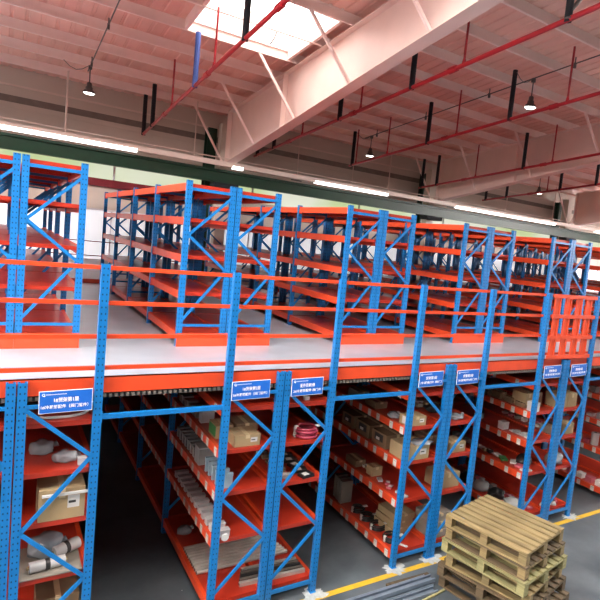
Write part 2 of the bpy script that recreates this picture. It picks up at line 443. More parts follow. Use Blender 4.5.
# green girder with brackets and stub columns
g = empty('crane_girder', (0, 9.95, 5.64)); tag(g, 'long dark green steel girder running along the back wall above the racks', 'girder')
b = MB(); b.box(XA, XB, -.1, .1, .30, .33, M['green']); b.box(XA, XB, -.1, .1, 0, .03, M['green']); b.box(XA, XB, -.012, .012, .03, .30, M['green'])
b.build('web_and_flanges', g)
MB().box(XA, XB, -.035, .035, .33, .365, M['green']).build('rail', g)
for x in RAFX:
    MB().box(x-.35, x+.35, -.14, .25, -.13, -.002, M['black']).build('bracket', g)
for n, x in enumerate([-3.9, 4.05, 12.0, 19.75, 27.3]):
    b = MB(); z1 = 7.2
    b.box(x-.13, x+.13, 10.62, 10.64, 0, z1, M['green']); b.box(x-.13, x+.13, 10.9, 10.92, 0, z1, M['green']); b.box(x-.01, x+.01, 10.64, 10.9, 0, z1, M['green'])
    tag(b.build('steel_column'), ['dark green wall column beyond the left edge of the racks', 'dark green column on the back wall beside the left end of the big foreground rafter', 'dark green column at the wall end of the middle rafter', 'dark green column at the wall end of the right-hand rafter','dark green column far right along the back wall','dark green column at the far end of the back wall'][n], 'column', 'green columns along the back wall')

# purlins
b = MB(); h = .2; w_ = .045; t = .008
pm = MB(); pm.box(XA, XB, -t/2, t/2, 0, h, M['purlin']); pm.box(XA, XB, -w_, -t/2, 0, t, M['purlin']); pm.box(XA, XB, 0, w_, h-t, h, M['purlin']); pm.box(XA, XB, -w_, -w_+t, t, .035, M['purlin']); pm.box(XA, XB, .10, .125, h-.03, h-.004, M['seam_or_shade'])  # last box is the painted shadow line behind the purlin
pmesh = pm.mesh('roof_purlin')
py = [10.07-1.12*i for i in range(20)]
names = ['purlin nearest the back wall, above the long lamp tray'] + ['%s pale purlin from the back wall' % ORD[i] for i in range(1, 20)]
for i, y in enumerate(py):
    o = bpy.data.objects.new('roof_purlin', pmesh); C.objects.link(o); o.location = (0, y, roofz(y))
    tag(o, 'pink-tinted white ' + names[i].replace('pale ', '') + ' under the roof', 'purlin', 'roof purlins')

# rafters: tapered welded I section with fly braces
def rafter(x, label):
    r = empty('roof_rafter', (x, 0, 0)); tag(r, label, 'rafter', 'roof rafters')
    b = MB(); ys = [9.75, 9.05, 6, 3, 0, -4, -12]
    def bz(y): return roofz(y) - (8.47-.0 - 7.66) - 0 - .061*max(y, -4) if y > -4 else roofz(y) - .57
    def top(y): return roofz(y) - .004
    ya = ys[0]
    for y1, y0 in zip(ys[:-1], ys[1:]):
        a, c = y0, y1
        vs = [(-.008,a,bz(a)), (.008,a,bz(a)), (.008,c,bz(c)), (-.008,c,bz(c)), (-.008,a,top(a)), (.008,a,top(a)), (.008,c,top(c)), (-.008,c,top(c))]
        b.add(vs, [(0,3,2,1),(4,5,6,7),(0,1,5,4),(1,2,6,5),(2,3,7,6),(3,0,4,7)], M['rafter'])
        for zf, s_ in ((bz, -1), (top, 0)):
            vs = [(xx, yy, zf(yy)+dz) for dz in (-.018*(1 if s_ == 0 else 1), 0) for xx, yy in ((-.13,a),(.13,a),(.13,c),(-.13,c))]
            b.add(vs, [(0,3,2,1),(4,5,6,7),(0,1,5,4),(1,2,6,5),(2,3,7,6),(3,0,4,7)], M['rafter'])
    b.box(-.13, .13, 9.75, 9.77, bz(9.75)-.02, top(9.75), M['rafter'])
    for yy in (6.2,): b.box(-.12, .12, yy-.008, yy+.008, bz(yy), top(yy), M['rafter'])
    b.build('tapered_beam', r)
    for i, y in enumerate(py[:17]):
        for s_ in (-1, 1):
            if (i % 2 == 0): MB().bar((s_*.05, y, bz(y)+.02), (s_*.95, y, roofz(y)+.02), .05, .05, M['purlin']).build('fly_brace', r)
    # column under the haunch
    MB().box(-.15, .15, 9.77, 10.15, 0, top(9.8)-.3, M['wall']).build('column', r) if False else None
    return r
RL = ['pale rafter beyond the left edge of the view', 'large pale tapered rafter crossing the upper middle beside the bright skylight', 'pale rafter behind the drop sleeves at the middle right, second from the left', 'pale rafter end at the right edge above the far racks', 'fourth pale rafter, hidden far to the right', 'last pale rafter at the far right end of the roof']
for x, l in zip(RAFX, RL): rafter(x, l)
for n, x in enumerate(RAFX):
    tag(MB().box(x-.15, x+.15, 10.1, 10.4, 0, 7.3, M['wall']).build('building_column'), ['beige column left of the whole rack field','beige column under the left end of the big foreground rafter','beige column under the end of the middle rafter','beige column under the end of the right-hand rafter','beige column in the far right bay','beige column in the last bay on the right'][n], 'column', 'beige building columns')

# linear lamp tray along the back wall
t = empty('lamp_tray', (0, 9.6, 6.04)); tag(t, 'long pale lamp tray with bright linear lamps hung in front of the back wall', 'light fitting')
b = MB(); b.box(XA, XB, -.05, .05, .03, .16, M['tray']); b.build('tray', t)
b = MB(); b.cyl((XA,0,.24),(XB,0,.24),.016,M['tray'],8); b.build('top_rod', t)
for x0, x1 in ((-3.5, 1.9), (4.35, 4.65), (6.9, 9.6), (12.6, 18.2), (21, 26)):
    MB().box(x0, x1, -.05, .05, -.008, .028, M['tubeglow']).box(x0, x1, -.056, -.051, .05, .08, M['tubeglow']).build('lamp_tube', t)
for x in (-2.4, .33, 3.3, 6.3, 8.2, 9.6, 12.4, 15.2, 18.0, 21.0, 24.):
    b = MB(); b.cyl((x, 0, .03), (x, 0, roofz(9.6)-6.04-.0), .014 if x != .33 else .02, M['tray'], 8); b.box(x-.16, x+.16, -.03, .03, -.02, .0, M['darkzinc']) if x in (6.3, 12.4, 15.2) else None
    b.build('hanger_rod', t)

# red sprinkler pipes
def pipe(x, y0, y1, sl, hg, label, thick=.03, blue=()):
    p = empty('sprinkler_pipe', (x, 0, 0)); tag(p, label, 'pipe', 'red pipes under the roof')
    h = 1.0
    def z(y): return roofz(y)-h
    b = MB(); b.cyl((0,y0,z(y0)), (0,y1,z(y1)), thick, M['redpipe'], 12)
    yy = y0+1.3
    while yy < y1-2.: b.cyl((0,yy-.09,z(yy-.09)), (0,yy+.09,z(yy+.09)), thick*1.45, M['redpipe'], 12); yy += 3.1
    b.build('pipe_run', p)
    for y in sl:
        MB().cyl((0,y,z(y)-.03), (0,y,z(y)+h*.98), .05, M['bluesleeve'] if y in blue else M['black'], 12).cyl((0,y,z(y)+h*.97),(0,y,roofz(y)+.0),.02,M['tray'],8).build('sleeve', p)
    for y in hg:
        MB().cyl((0,y,z(y)), (0,y,roofz(y)), .020, M['redpipe'], 10).cyl((0,y,z(y)), (0,y,z(y)+.09), .04, M['redpipe'], 10, r2=.025).build('hanger_rod', p)
    return p
pipe(2.1, -9, 10.05, [2.85, 5.45, 9.0, 10.0], [-3.2, 1.3, 4.3, 7.15], 'red overhead pipe on the left crossing below the skylight, with one blue sleeve', .034, (5.45,))
near_pipe = pipe(5.15, -9, 10.1, [-.6, 2.7, 5.25, 8.75, 9.9], [-4, 1.35, 4.4, 7.05], 'red overhead pipe just right of the large foreground rafter', .036)
pipe(7.7, -9, 9.0, [-3.0, 2.7, 5.35, 8.85], [-2, 1.3, 4.3, 7.05, 9.0-.35], 'red overhead pipe passing behind the nearer right-hand high bay lamp', .034)
pipe(11.25, -9, 10.1, [-.5, 2.6, 5.4, 9.15, 9.95], [1.3, 4.4, 7.3], 'red overhead pipe running along the bottom of the middle rafter', .034)
pipe(14.4, -9, 10.1, [2.7, 5.2, 6.55, 8.9, 9.95], [1.4, 4.3, 7.07], 'red overhead pipe farthest right, beyond the middle rafter', .034)
# sway brace on the nearest run
b = MB(); yb = -.62
b.cyl((5.15,yb,roofz(yb)-.95), (5.15,yb,roofz(yb)+.1), .03, M['green'], 10); b.cyl((5.15,yb,roofz(yb)-.9), (5.95,yb,roofz(yb)+.05), .028, M['lampbody'], 10)
b.torus((5.15,yb,roofz(yb)-1.0), .05, .014, M['lampbody'])
sb = b.build('sway_brace', near_pipe, (-5.15, 0, 0))

# conduits and high bay lamps
for x, y0, l in ((.66, -8, 'thin conduit line carrying the left high bay lamp'), (8.1, -8, 'thin conduit line carrying the two high bay lamps on the right'), (14.9, -4, 'thin conduit line at the far right carrying the most distant lamp')):
    b = MB(); b.cyl((x, y0, roofz(y0)-.12), (x, 8.9, roofz(8.9)-.12), .012, M['lampbody'], 8)
    yy = y0+.6
    while yy < 8.6: b.cyl((x, yy, roofz(yy)-.12), (x, yy, roofz(yy)+.0), .012, M['lampbody'], 8); b.box(x-.02,x+.02,yy-.02,yy+.02,roofz(yy)-.2,roofz(yy)-.1,M['lampbody']); yy += 2.24
    tag(b.build('conduit'), l, 'conduit')
def highbay(x, y, label, drop=.55, sc=1.):
    e = empty('high_bay_lamp', (x, y, roofz(y)-.15-drop)); tag(e, label, 'lamp', 'high bay lamps')
    MB().cyl((0,0,.1), (0,0,drop+.02), .012, M['lampbody'], 8).box(-.035,.035,-.03,.03,drop-.05,drop+.03,M['lampbody']).build('stem', e)
    MB().lathe([(0,.22),(.035,.22),(.05,.20),(.052,.13),(.07,.12),(.075,.06),(.10,.05),(.125,.0),(.125,-.015),(.118,-.012),(.112,.0),(.0,.012)], M['lampbody'], 22).build('housing', e)
    MB().lathe([(.11,-.004),(.09,-.022),(.0,-.03)], M['led'], 20).build('lens', e)
    pts = [Vector((-.03-.12*i, 0, drop+.02-.14*math.sin(math.pi*i/4))) for i in range(5)]
    MB().tubepath(pts, .007, M['lampbody'], 6).build('cable', e)
    return e
highbay(.66, 8.5, 'lit high bay lamp hanging at the upper left')
highbay(8.10, 2.55, 'lit high bay lamp hanging nearest, at the upper right')
highbay(8.10, 8.55, 'small high bay lamp near the centre, above the third pair of racks')
highbay(14.9, 7.85, 'small lit high bay lamp hanging far right beyond the middle rafter', .75)

# ------------------------------------------------------------------ mezzanine deck
dk = empty('mezzanine_deck', (0,0,ZD)); tag(dk, 'wide galvanised mezzanine deck with an orange front edge beam above the lower racks', 'platform')
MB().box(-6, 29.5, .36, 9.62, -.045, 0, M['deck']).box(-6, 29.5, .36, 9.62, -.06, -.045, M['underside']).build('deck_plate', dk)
MB().box(-6, 29.5, .062, .36, -.05, .002, M['deck_edge']).build('edge_plate', dk)
tag(MB().box(-6, 29.5, .036, .060, -.005, .15, M['orange']).box(-6,29.5,.036,.0615,.142,.15,M['orange']).build('edge_beam', None, (0,0,ZD)), 'orange beam along the front edge of the deck, behind the blue signs', 'beam')
b = MB(); x = -6.
while x < 29.5: 
    b.box(x, x+.025, .03, .058, -.05, -.02, M['zinc']); x += .05
b.box(-6, 29.5, .058, .062, -.06, -.01, M['darkzinc'])
b.build('corrugated_edge', dk)
tag(MB().box(-6, 29.5, 9.621, 9.66, -.05, .1, M['orange']).build('edge_beam', None, (0,0,ZD)), 'orange beam along the back edge of the deck near the wall', 'beam')
b = MB()
for z in (.34, .62, .97): 
    b.box(-6, 29.5, 9.63, 9.645, z+.0, z+.025, M['redbeam'])
tag(b.build('back_guard_rail', None, (0,0,ZD+.05)), 'thin dark guard rails along the back edge of the deck', 'railing')

# guard rails
for z, l in ((3.873, 'topmost orange guard rail along the front edge of the deck'), (3.543, 'second orange guard rail down along the front edge of the deck'), (3.225, 'third orange guard rail down along the front edge of the deck'), (2.925, 'lowest orange rail just above the front edge of the deck')):
    b = MB(); b.box(-6, 29.5, .034, .052, z-.020, z+.018, M['orange']); b.box(-6, 29.5, .052, .066, z+.012, z+.018, M['orange'])
    tag(b.build('guard_rail'), l, 'rail', 'orange guard rails')

# orange loading gate on the deck edge at unit 3
gx = UL(3)
g = empty('loading_gate', (gx+.06, -.045, 2.83)); tag(g, 'orange slatted loading gate fixed to the guard rails at the right', 'gate')
gw = 1.12
b = MB()
for z in (.06, .38, .72, 1.045): b.box(0, gw, -.012, .004, z-.03, z+.03, M['orange'])
b.build('cross_rail', g)
for x in (.13, .40, .68, .94):
    b = MB()
    b.box(x-.075, x-.045, .005, .03, .02, 1.03, M['orange']); b.box(x+.045, x+.075, .005, .03, .02, 1.03, M['orange'])
    b.box(x-.045, x+.045, .016, .022, .02, 1.03, M['orange'])
    b.build('slat', g)

# ------------------------------------------------------------------ racks
ULOW = ['left-hand', 'second', 'third', 'fourth', 'fifth']
def low_rack(u, side):
    x = UL(u) if side == 'L' else UL(u)+D+S
    where = {0: 'of the pair at the left edge', 1: 'of the pair left of centre', 2: 'of the pair right behind the pallet stack', 3: 'of the pair below the orange loading gate', 4: 'of the pair at the far right edge'}[u]
    r = empty('storage_rack', (x, 0, 0))
    tag(r, 'ground floor rack %s, %s' % (where, 'left one' if side == 'L' else 'right one'), 'rack', 'ground floor racks')
    for i, y in enumerate(YF[:5]):
        if i == 0: hL, hR = (3.91, 2.825) if side == 'L' else (2.825, 3.91)
        else: hL = hR = 2.6
        frame(r, y, 'low', hL, hR, i < 3)
    for i in range(4):
        for k, z in enumerate(LOWZ):
            tg = 0
            if side == 'L' and u >= 1 and i < 2 and k > 0: tg = (8, 7)[i]
            if side == 'L' and u >= 1 and i == 0 and k == 0: tg = 3
            if side == 'L' and u == 1 and k == 4: tg = 0
            shelf(r, YF[i], YF[i+1], z, i < 2, tg, u*100+i*10+k)
    return r
for u in range(0, 5):
    for s_ in 'LR': low_rack(u, s_)

def up_rack(u, side):
    x = UL(u) if side == 'L' else UL(u)+D+S
    pos = ['at the left edge', 'second from the left', 'third from the left', 'fourth from the left', 'fifth from the left', 'sixth from the left', 'seventh from the left', 'eighth from the left', 'ninth from the left'][u]
    r = empty('upper_storage_rack', (x, 0, ZD))
    tag(r, 'empty rack on the deck, %s of the pair %s' % ('left one' if side == 'L' else 'right one', pos), 'rack', 'racks on the deck')
    full = u < 5
    for y in YF[1:]: frame(r, y, 'up', 4.95-ZD, 4.95-ZD, full)
    for i in range(1, 5):
        for z in UPZ: shelf(r, YF[i], YF[i+1], z-ZD, full)
    b = MB(); b.box(-.037, D+.037+(S/2-.038 if side == 'L' else 0), -.052, -.034, 0, .185, M['orange'])
    if side == 'R': b.box(-.042, -.037, -.052, -.034, 0, .185, M['orange'])
    b.build('kick_panel', r, (0, YF[1], 0))
for u in range(0, 9):
    for s_ in 'LR': up_rack(u, s_)

# blue tie bars across the aisles
for u in range(0, 4):
    x0, x1 = UL(u)+2*D+S, UL(u+1)
    b = MB(); b.box(x0+PW/2, x1-PW/2, -.02, .02, 2.44, 2.485, M['blue']); b.box(x0+PW/2,x0+PW/2+.006,-.03,.03,2.41,2.52,M['blue']); b.box(x1-PW/2-.006,x1-PW/2,-.03,.03,2.41,2.52,M['blue'])
    tag(b.build('tie_bar'), 'blue tie bar spanning the %s dark aisle from the left at ground floor height' % ORD[u], 'bar', 'blue tie bars')

# ------------------------------------------------------------------ signs
def text_mesh(txt, size, mat):
    cu = bpy.data.curves.new('lettering', 'FONT'); cu.body = txt; cu.size = size; cu.align_x = 'CENTER'; cu.extrude = .0006
    cu.offset = size*.012
    o = bpy.data.objects.new('lettering', cu); C.objects.link(o)
    dg = bpy.context.evaluated_depsgraph_get(); me = bpy.data.meshes.new_from_object(o.evaluated_get(dg))
    bpy.data.objects.remove(o); bpy.data.curves.remove(cu)
    me.materials.clear(); me.materials.append(mat); return me
SG = [(-.475, .425, '1#货架第1层', '1#冷凝器配件（阀门管件）', 'blue sign board with two lines of white characters at the left edge'),
      (1.275, .435, '1#货架第2层', '1#冷凝器配件（阀门管件）', 'blue sign board on the left post of the double row left of centre'),
      (UL(1)+D+S+.04, .405, '配件货架2层', '2#冷凝器配件 阀门件', 'blue sign board beside the centre of the picture, right of its neighbour'),
      (UL(2)+.05, .42, '货架第3层', '冷凝配件 阀门', 'blue sign board left of the middle posts of the double row right of centre'),
      (UL(2)+D+S+.04, .42, '货架第3层', '冷凝配件阀门件', 'blue sign board right of the middle posts of the double row right of centre'),
      (UL(3)+.06, .42, '货架第4层', '冷凝器配件阀', 'left blue sign board under the orange loading gate'),
      (UL(3)+D+S+.06, .42, '货架第4层', '冷凝器配件件', 'right blue sign board under the orange loading gate')]
for x, w, t1, t2, lab in SG:
    h = .205
    s_ = empty('sign_board', (x, -.052, 2.542)); tag(s_, lab, 'sign', 'blue aisle signs')
    s_.rotation_euler = (0, math.radians(-1.2), 0)
    b = MB(); b.box(0, w, 0, .006, 0, h, M['signwhite']); b.box(.005, w-.005, -.0012, 0, .005, h-.005, M['signblue']); b.box(.03,.05,.006,.03,h-.05,h-.03,M['zinc']); b.box(w-.05,w-.03,.006,.03,h-.05,h-.03,M['zinc'])
    b.build('board', s_)
    try:
        for txt, sz, px, pz in ((t1, .046, w*.5, h*.50), (t2, .036, w*.5, h*.22)):
            me = text_mesh(txt, sz, M['signwhite'])
            o = bpy.data.objects.new('lettering', me); C.objects.link(o); o.parent = s_
            o.location = (px, -.002, pz); o.rotation_euler = (math.pi/2, 0, 0)
            wd = max(v.co.x for v in me.vertices)-min(v.co.x for v in me.vertices)
            tw = w*(.46 if sz > .04 else .88); o.scale = (tw/wd, 1, 1)
    except Exception as ex: print('text', ex)
    b = MB(); 
    # ring mark and header line
    n = 16; ro, ri = .0125, .0075; cx, cz = .036, h*.84
    vs = [(cx+r*math.cos(2*math.pi*i/n), -.0018, cz+r*math.sin(2*math.pi*i/n)) for r in (ro, ri) for i in range(n)]
    b.add(vs, [(i, n+i, n+(i+1) % n, (i+1) % n) for i in range(n)], M['signwhite'])
    b.box(cx-.002, cx+.012, -.0022, -.0012, cz-.016, cz-.008, M['signwhite'])
    b.build('emblem', s_)
    b = MB(); xx = .056
    rr = random.Random(3)
    while xx < w*.5:
        b.box(xx, xx+.007, -.0018, -.0012, cz-.003, cz+.003, M['signwhite']); xx += .0095
    b.build('header_lettering', s_)

# ------------------------------------------------------------------ stock on the shelves
def carton(x, y, z, w, d, h, label, mat='carton', rz=0., group=None, flaps=False, lab=True, tape=True, dark=False, name='carton', cat='box'):
    e = empty(name, (x, y, z+.0015), rz); tag(e, label, cat, group)
    b = MB(); m = M[mat]; t = .006
    if flaps:
        b.box(-w/2, w/2, -d/2, d/2, 0, t, m)
        b.box(-w/2, w/2, -d/2, -d/2+t, t, h, m); b.box(-w/2, w/2, d/2-t, d/2, t, h, m); b.box(-w/2, -w/2+t, -d/2+t, d/2-t, t, h, m); b.box(w/2-t, w/2, -d/2+t, d/2-t, t, h, m)
    else:
        b.box(-w/2, w/2, -d/2, d/2, 0, h, m)
    b.build('body', e)
    if flaps:
        MB().bar((0, -d/2, h), (0, -d/2-.05, h-.06), w, .004, m, up=(0,0,1)).build('flap', e)
        MB().box(-w/2+.02, w/2-.02, -d/2+.02, d/2-.02, h*.5, h*.8, M['greyplastic']).build('contents', e)
    elif tape:
        b = MB(); b.box(-.025, .025, -d/2-.001, d/2+.001, h, h+.001, M['tape']); b.box(-.025, .025, -d/2-.001, -d/2, h*.7, h, M['tape']); b.build('tape', e)
        MB().box(-w/2-.0005, w/2+.0005, -.002, .002, h-.001, h+.0005, M['cartondark']).build('seam_or_shade', e)
    if lab:
        b = MB(); b.box(w*.12, w*.38, -d/2-.0012, -d/2, h*.35, h*.75, M['paper']); b.box(w*.14, w*.3, -d/2-.0018, -d/2-.0012, h*.5, h*.58, M['ink']); b.build('shipping_label', e)
    if dark:
        b = MB()
        b.box(-w/2-.0015, -w/2, -d*.28, d*.3, h*.35, h*.88, M['ink']); b.box(-w/2-.0025, -w/2-.0015, -d*.05, d*.2, h*.4, h*.6, M['paper']); b.build('printed_side', e)
    return e
def smallbox(x, y, z, w, d, h, mat, label, group, rz=0., name='parts_box', lid=True):
    e = empty(name, (x, y, z+.0015), rz); tag(e, label, 'box', group)
    MB().box(-w/2, w/2, -d/2, d/2, 0, h*.8, M[mat]).build('body', e)
    if lid: MB().box(-w/2-.003, w/2+.003, -d/2-.003, d/2+.003, h*.8, h, M[mat]).build('lid', e)
    return e
def bag(x, y, z, sx, sy, sz, mat, label, seed=1, name='plastic_bag', group=None):
    e = empty(name, (x, y, z+.001)); tag(e, label, 'bag', group)
    MB().blob((0,0,0), sx, sy, sz, M[mat], seed).build('bag_body', e)
    b = MB(); b.cyl((sx*.7,0,sz*.4), (sx*1.15,.01,sz*.55), .012, M[mat], 8, r2=.035); b.build('knotted_neck', e)
    return e
def coil(x, y, z, R, r, mat, label, turns=3, group=None, tagc=True, sx=1., sy=1., name='cable_coil'):
    e = empty(name, (x, y, z+.001)); tag(e, label, 'coil', group)
    b = MB()
    for i in range(turns):
        b.torus((random.uniform(-.006,.006), random.uniform(-.006,.006), r+i*r*1.7), R-(i % 2)*r*.9, r, M[mat], 28, 8, sx, sy)
    b.build('windings', e)
    if tagc:
        MB().box(R*.55, R*.55+.07, -R*.75-.02, -R*.75+.03, turns*r*2.0, turns*r*2.0+.012, M['paper']).build('paper_tag', e)
        MB().box(-R*sx-r*1.2, -R*sx+r*1.3, -.02, .02, 0, turns*r*1.9, M['paper']).build('binding', e)
    return e
def rod(x0, x1, y, z, r, mat, label, group, dy=0., square=False, name='metal_tube'):
    b = MB()
    if square: b.bar((x0,y,z+r), (x1,y+dy,z+r), r*2, r*2, M[mat], up=(0,0,1)); b.bar((x0-.001,y,z+r),(x0+.02,y,z+r),r*1.4,r*1.4,M['darkzinc'],up=(0,0,1))
    else: b.cyl((x0,y,z+r), (x1,y+dy,z+r), r, M[mat], 10); b.cyl((x0-.001,y,z+r),(x0+.02,y,z+r),r*.75,M['darkzinc'],10)
    o = b.build(name); tag(o, label, 'tube', group); return o

# rack at left edge (right-hand row of unit 0): x -.6 .. 0
z1, z2, z3, z4, z5 = LOWZ
bag(-.22, .26, z2, .11, .08, .10, 'film', 'clear plastic bag on the second shelf of the left rack', 2)
smallbox(-.09, .12, z2, .07, .06, .07, 'white', 'small white box beside the post on the second shelf of the left rack', None)
bag(-.40, .55, z2, .12, .12, .12, 'film', 'crumpled clear bag at the back of the second shelf of the left rack', 4)
carton(-.245, .20, z3, .38, .34, .30, 'large brown carton on the third shelf of the left rack', 'carton')
e = MB().box(-.17, .20, -.012, -.0, .0, .026, M['paper']); 
tag(e.build('paper_strip', None, (-.24, .014, z3+.245)), 'white paper strip stuck across the large brown carton in the left rack', 'paper')
def film_roll(x, y, z, r, L, label, ang=0.):
    e = empty('film_roll', (x, y, z+r+.001), ang); tag(e, label, 'roll', 'white film rolls in the left rack')
    MB().cyl((-L/2,0,0), (L/2,0,0), r, M['white'], 20).build('roll_body', e)
    MB().cyl((-L/2-.02,0,0), (L/2+.02,0,0), r*.35, M['carton'], 14).build('core', e)
    MB().cyl((-.02,0,0),(.02,0,0),r*1.02,M['darkzinc'],20).build('strap', e)
    return e
b = MB().box(-.555, -.045, .02, .60, 0, .012, M['cartongrey']); tag(b.build('cardboard_sheet', None, (0,0,z4+.001)), 'flat cardboard sheet under the film rolls in the left rack', 'board')
film_roll(-.33, .14, z4+.013, .05, .30, 'white film roll lying nearest on the fourth shelf of the left rack', .12)
film_roll(-.16, .36, z4+.013, .06, .26, 'white film roll lying behind the nearer one in the left rack, close to the post', .5)
bag(-.33, .42, z4+.013, .16, .13, .22, 'film', 'bundle of clear wrapping film behind the rolls in the left rack', 9)
coil(-.30, .3, z1, .24, .007, 'white', 'loop of thin white tubing on the top shelf of the left rack', 2, None, False, 1.1, .8)
carton(-.22, .36, z5, .36, .40, .42, 'brown carton on the bottom shelf of the left rack', 'cartondark', lab=False)
carton(-1.0, .4, z3, .40, .4, .3, 'brown carton in the outermost rack at the left edge', 'cartondark', lab=False)
carton(-.3, 2.6, z3, .40, .4, .3, 'shadowed carton deep inside the left rack on the third shelf', 'cartondark', lab=False)
carton(-.3, 2.6, z4, .40, .5, .3, 'shadowed carton deep inside the left rack on the fourth shelf', 'cartondark', lab=False)

# unit 1 left row: x 1.245 .. 1.845
X1 = UL(1)
carton(X1+.30, .20, z2, .30, .28, .13, 'open brown carton of parts on the second shelf of the rack left of centre', 'carton', flaps=False, lab=True)
carton(X1+.14, .50, z2, .20, .26, .15, 'green and brown carton behind the front carton left of centre', 'carton', lab=False)
tag(MB().box(-.1005,-.1,-.12,.12,.02,.14,M['greenprint']).build('green_board', None, (X1+.138, .50, z2+.002)), 'green printed board on the side of the carton left of centre', 'board')
carton(X1+.42, .55, z2, .26, .30, .14, 'second brown carton behind the front carton left of centre', 'cartondark', lab=False)
smallbox(X1+.12, .98, z2, .16, .10, .17, 'white', 'white upright box on the second shelf left of centre', None)
for i in range(7):
    smallbox(X1+.10, 1.17+.12*i, z2, .13, .09, .09+.02*(i % 2), ['cartongrey','greyplastic'][i % 2], '%s small grey box from the front on the second shelf left of centre' % ORD[i], 'small boxes on the second shelf left of centre')
for i in range(5):
    smallbox(X1+.11, .13+.125*i, z3, .15, .035, .17, 'paleblue', '%s pale blue upright packet from the front on the third shelf left of centre' % ORD[i], 'pale blue packets left of centre', name='upright_packet')
e = empty('white_container', (X1+.12, .90, z3+.001)); tag(e, 'large off-white plastic container on the third shelf left of centre', 'container')
MB().box(-.11,.11,-.09,.09,0,.20,M['greyplastic']).build('body', e); MB().box(-.115,.115,-.095,.095,.20,.215,M['white']).build('lid', e)
for i in range(7):
    smallbox(X1+.10, 1.10+.125*i, z3, .15, .07, .13, 'greyplastic', '%s grey bin behind the off-white container on the third shelf left of centre' % ORD[i], 'grey bins on the third shelf left of centre', name='parts_bin')
for i in range(12):
    smallbox(X1+.10, .10+.152*i, z4, .17, .075, .075, 'white', '%s small white box from the front, fourth shelf left of centre' % ORD[i], 'white boxes on the fourth shelf left of centre')
for i in range(10):
    y = .60+.062*i
    rod(X1+.02, X1+1.20-.012*i, y, z5+.0, .027, 'tube', '%s aluminium tube from the front in the bundle on the bottom shelf left of centre' % ORD[i], 'aluminium tubes on the bottom shelf', .0)
for i in range(5):
    y = .12+.065*i
    rod(X1+.40+.03*i, X1+1.23, y+.06, z5+.0, .022, 'darkzinc' if i == 2 else 'zinc' if i % 2 else 'tube', '%s dark metal profile from the front on the bottom shelf left of centre' % ORD[i], 'metal profiles on the bottom shelf', -.05, True, 'metal_profile')
bag(X1+.14, 1.6, z5, .10, .09, .10, 'film', 'crumpled clear bag at the back of the bottom shelf left of centre', 12)
tag(MB().cyl((0,0,0),(0,.001,0),.045,M['white'],20).cyl((0,-.02,0),(0,0,0),.04,M['white'],20).build('roll_end', None, (X1+.10,-.015,z4+.045)), 'round white roll end at the front post, fourth shelf left of centre', 'roll')
# unit 1 right row
XR = X1+D+S
coil(XR+.40, .18, z2, .135, .018, 'hose', 'coil of pink red hose on the second shelf beside the centre aisle', 4, None, True, name='hose_coil')
bag(XR+.15, .45, z2, .1, .1, .1, 'rubber', 'black bag behind the pink hose coil', 5)
def packets(x, y, z, n, label, grp, w=.17, mat='rubber', step=.16):
    for i in range(n):
        e = empty('wrapped_packet', (x+random.uniform(-.02,.02), y+step*i, z+.001), random.uniform(-.3,.3)); tag(e, '%s %s' % (ORD[i], label), 'packet', grp)
        MB().box(-w/2, w/2, -.06, .06, 0, .035, M[mat]).build('packet_body', e)
        MB().box(-w*.35, w*.1, -.045, .03, .035, .037, M['paper']).build('paper_label', e)
packets(XR+.42, .10, z3, 5, 'black wrapped packet from the front on the third shelf beside the centre aisle', 'black packets beside the centre aisle')
smallbox(XR+.33, .12, z1, .06, .05, .04, 'white', 'tiny white box on the top shelf beside the centre aisle', None)
carton(XR+.2, 2.6, z2, .3,.4,.25, 'carton deep in the shadow of the rack beside the centre aisle', 'cartondark', lab=False)

# unit 2 left row: x 3.776 .. 4.376
X2 = UL(2)
carton(X2+.19, .16, z2, .30, .22, .13, 'brown carton with a white label on the second shelf right of centre', 'carton')
tag(MB().box(-.0015,0,-.05,.05,0,.1,M['paper']).build('paper_label', None, (X2+.038, .15, z2+.02)), 'white paper label on the side of the front carton right of centre', 'label')
bag(X2+.10, .48, z2, .08, .10, .08, 'film', 'crumpled pale packet behind the front carton right of centre', 21)
carton(X2+.14, 1.0, z2, .2, .3, .10, 'low brown box farther back on the second shelf right of centre', 'cartondark', lab=False)
carton(X2+.14, 1.5, z2, .2, .3, .12, 'low grey box at the back of the second shelf right of centre', 'cartongrey', lab=False)
for i, (y, d) in enumerate(((.20, .36), (.66, .36), (1.10, .36), (1.54, .34))):
    carton(X2+.24, y+.02, z3, .42, d, .20, ['open-topped brown carton nearest on the third shelf right of centre', 'brown carton with a dark printed side, second from the front right of centre', 'brown carton with a dark printed side, third from the front right of centre', 'brown carton deepest in the row of four on the third shelf right of centre'][i], 'carton' if i == 0 else 'cartondark', lab=(i == 0), dark=i in (1, 2, 3), group='row of cartons on the third shelf right of centre', flaps=False)
tag(MB().blob((0,0,0), .16,.12,.035,M['film'],31,.3).build('plastic_cover', None, (X2+.36,.12,z3+.205)), 'white plastic film lying over the nearest carton right of centre', 'film')
carton(X2+.17, .90, z4, .18, .16, .14, 'small brown carton on the fourth shelf right of centre', 'carton', lab=False)
carton(X2+.12, 1.35, z4, .18, .3, .10, 'flat dark box behind the small carton on the fourth shelf right of centre', 'cartondark', lab=False)
for i, (y, m) in enumerate(((.1,'white'),(.25,'paleblue'),(.42,'pinkpack'),(.55,'pinkpack'),(.68,'paleblue'))):
    e = MB().box(-.06,.06,-.035,.035,0,.025,M[m]).box(-.03,.03,-.036,.02,.025,.027,M['paper']); o = e.build('small_packet', None, (X2+.13+.05*(i % 2), y, z4+.001)); o.rotation_euler = (0,0,.3*i)
    tag(o, '%s small coloured packet from the front on the fourth shelf right of centre' % ORD[i], 'packet', 'coloured packets right of centre')
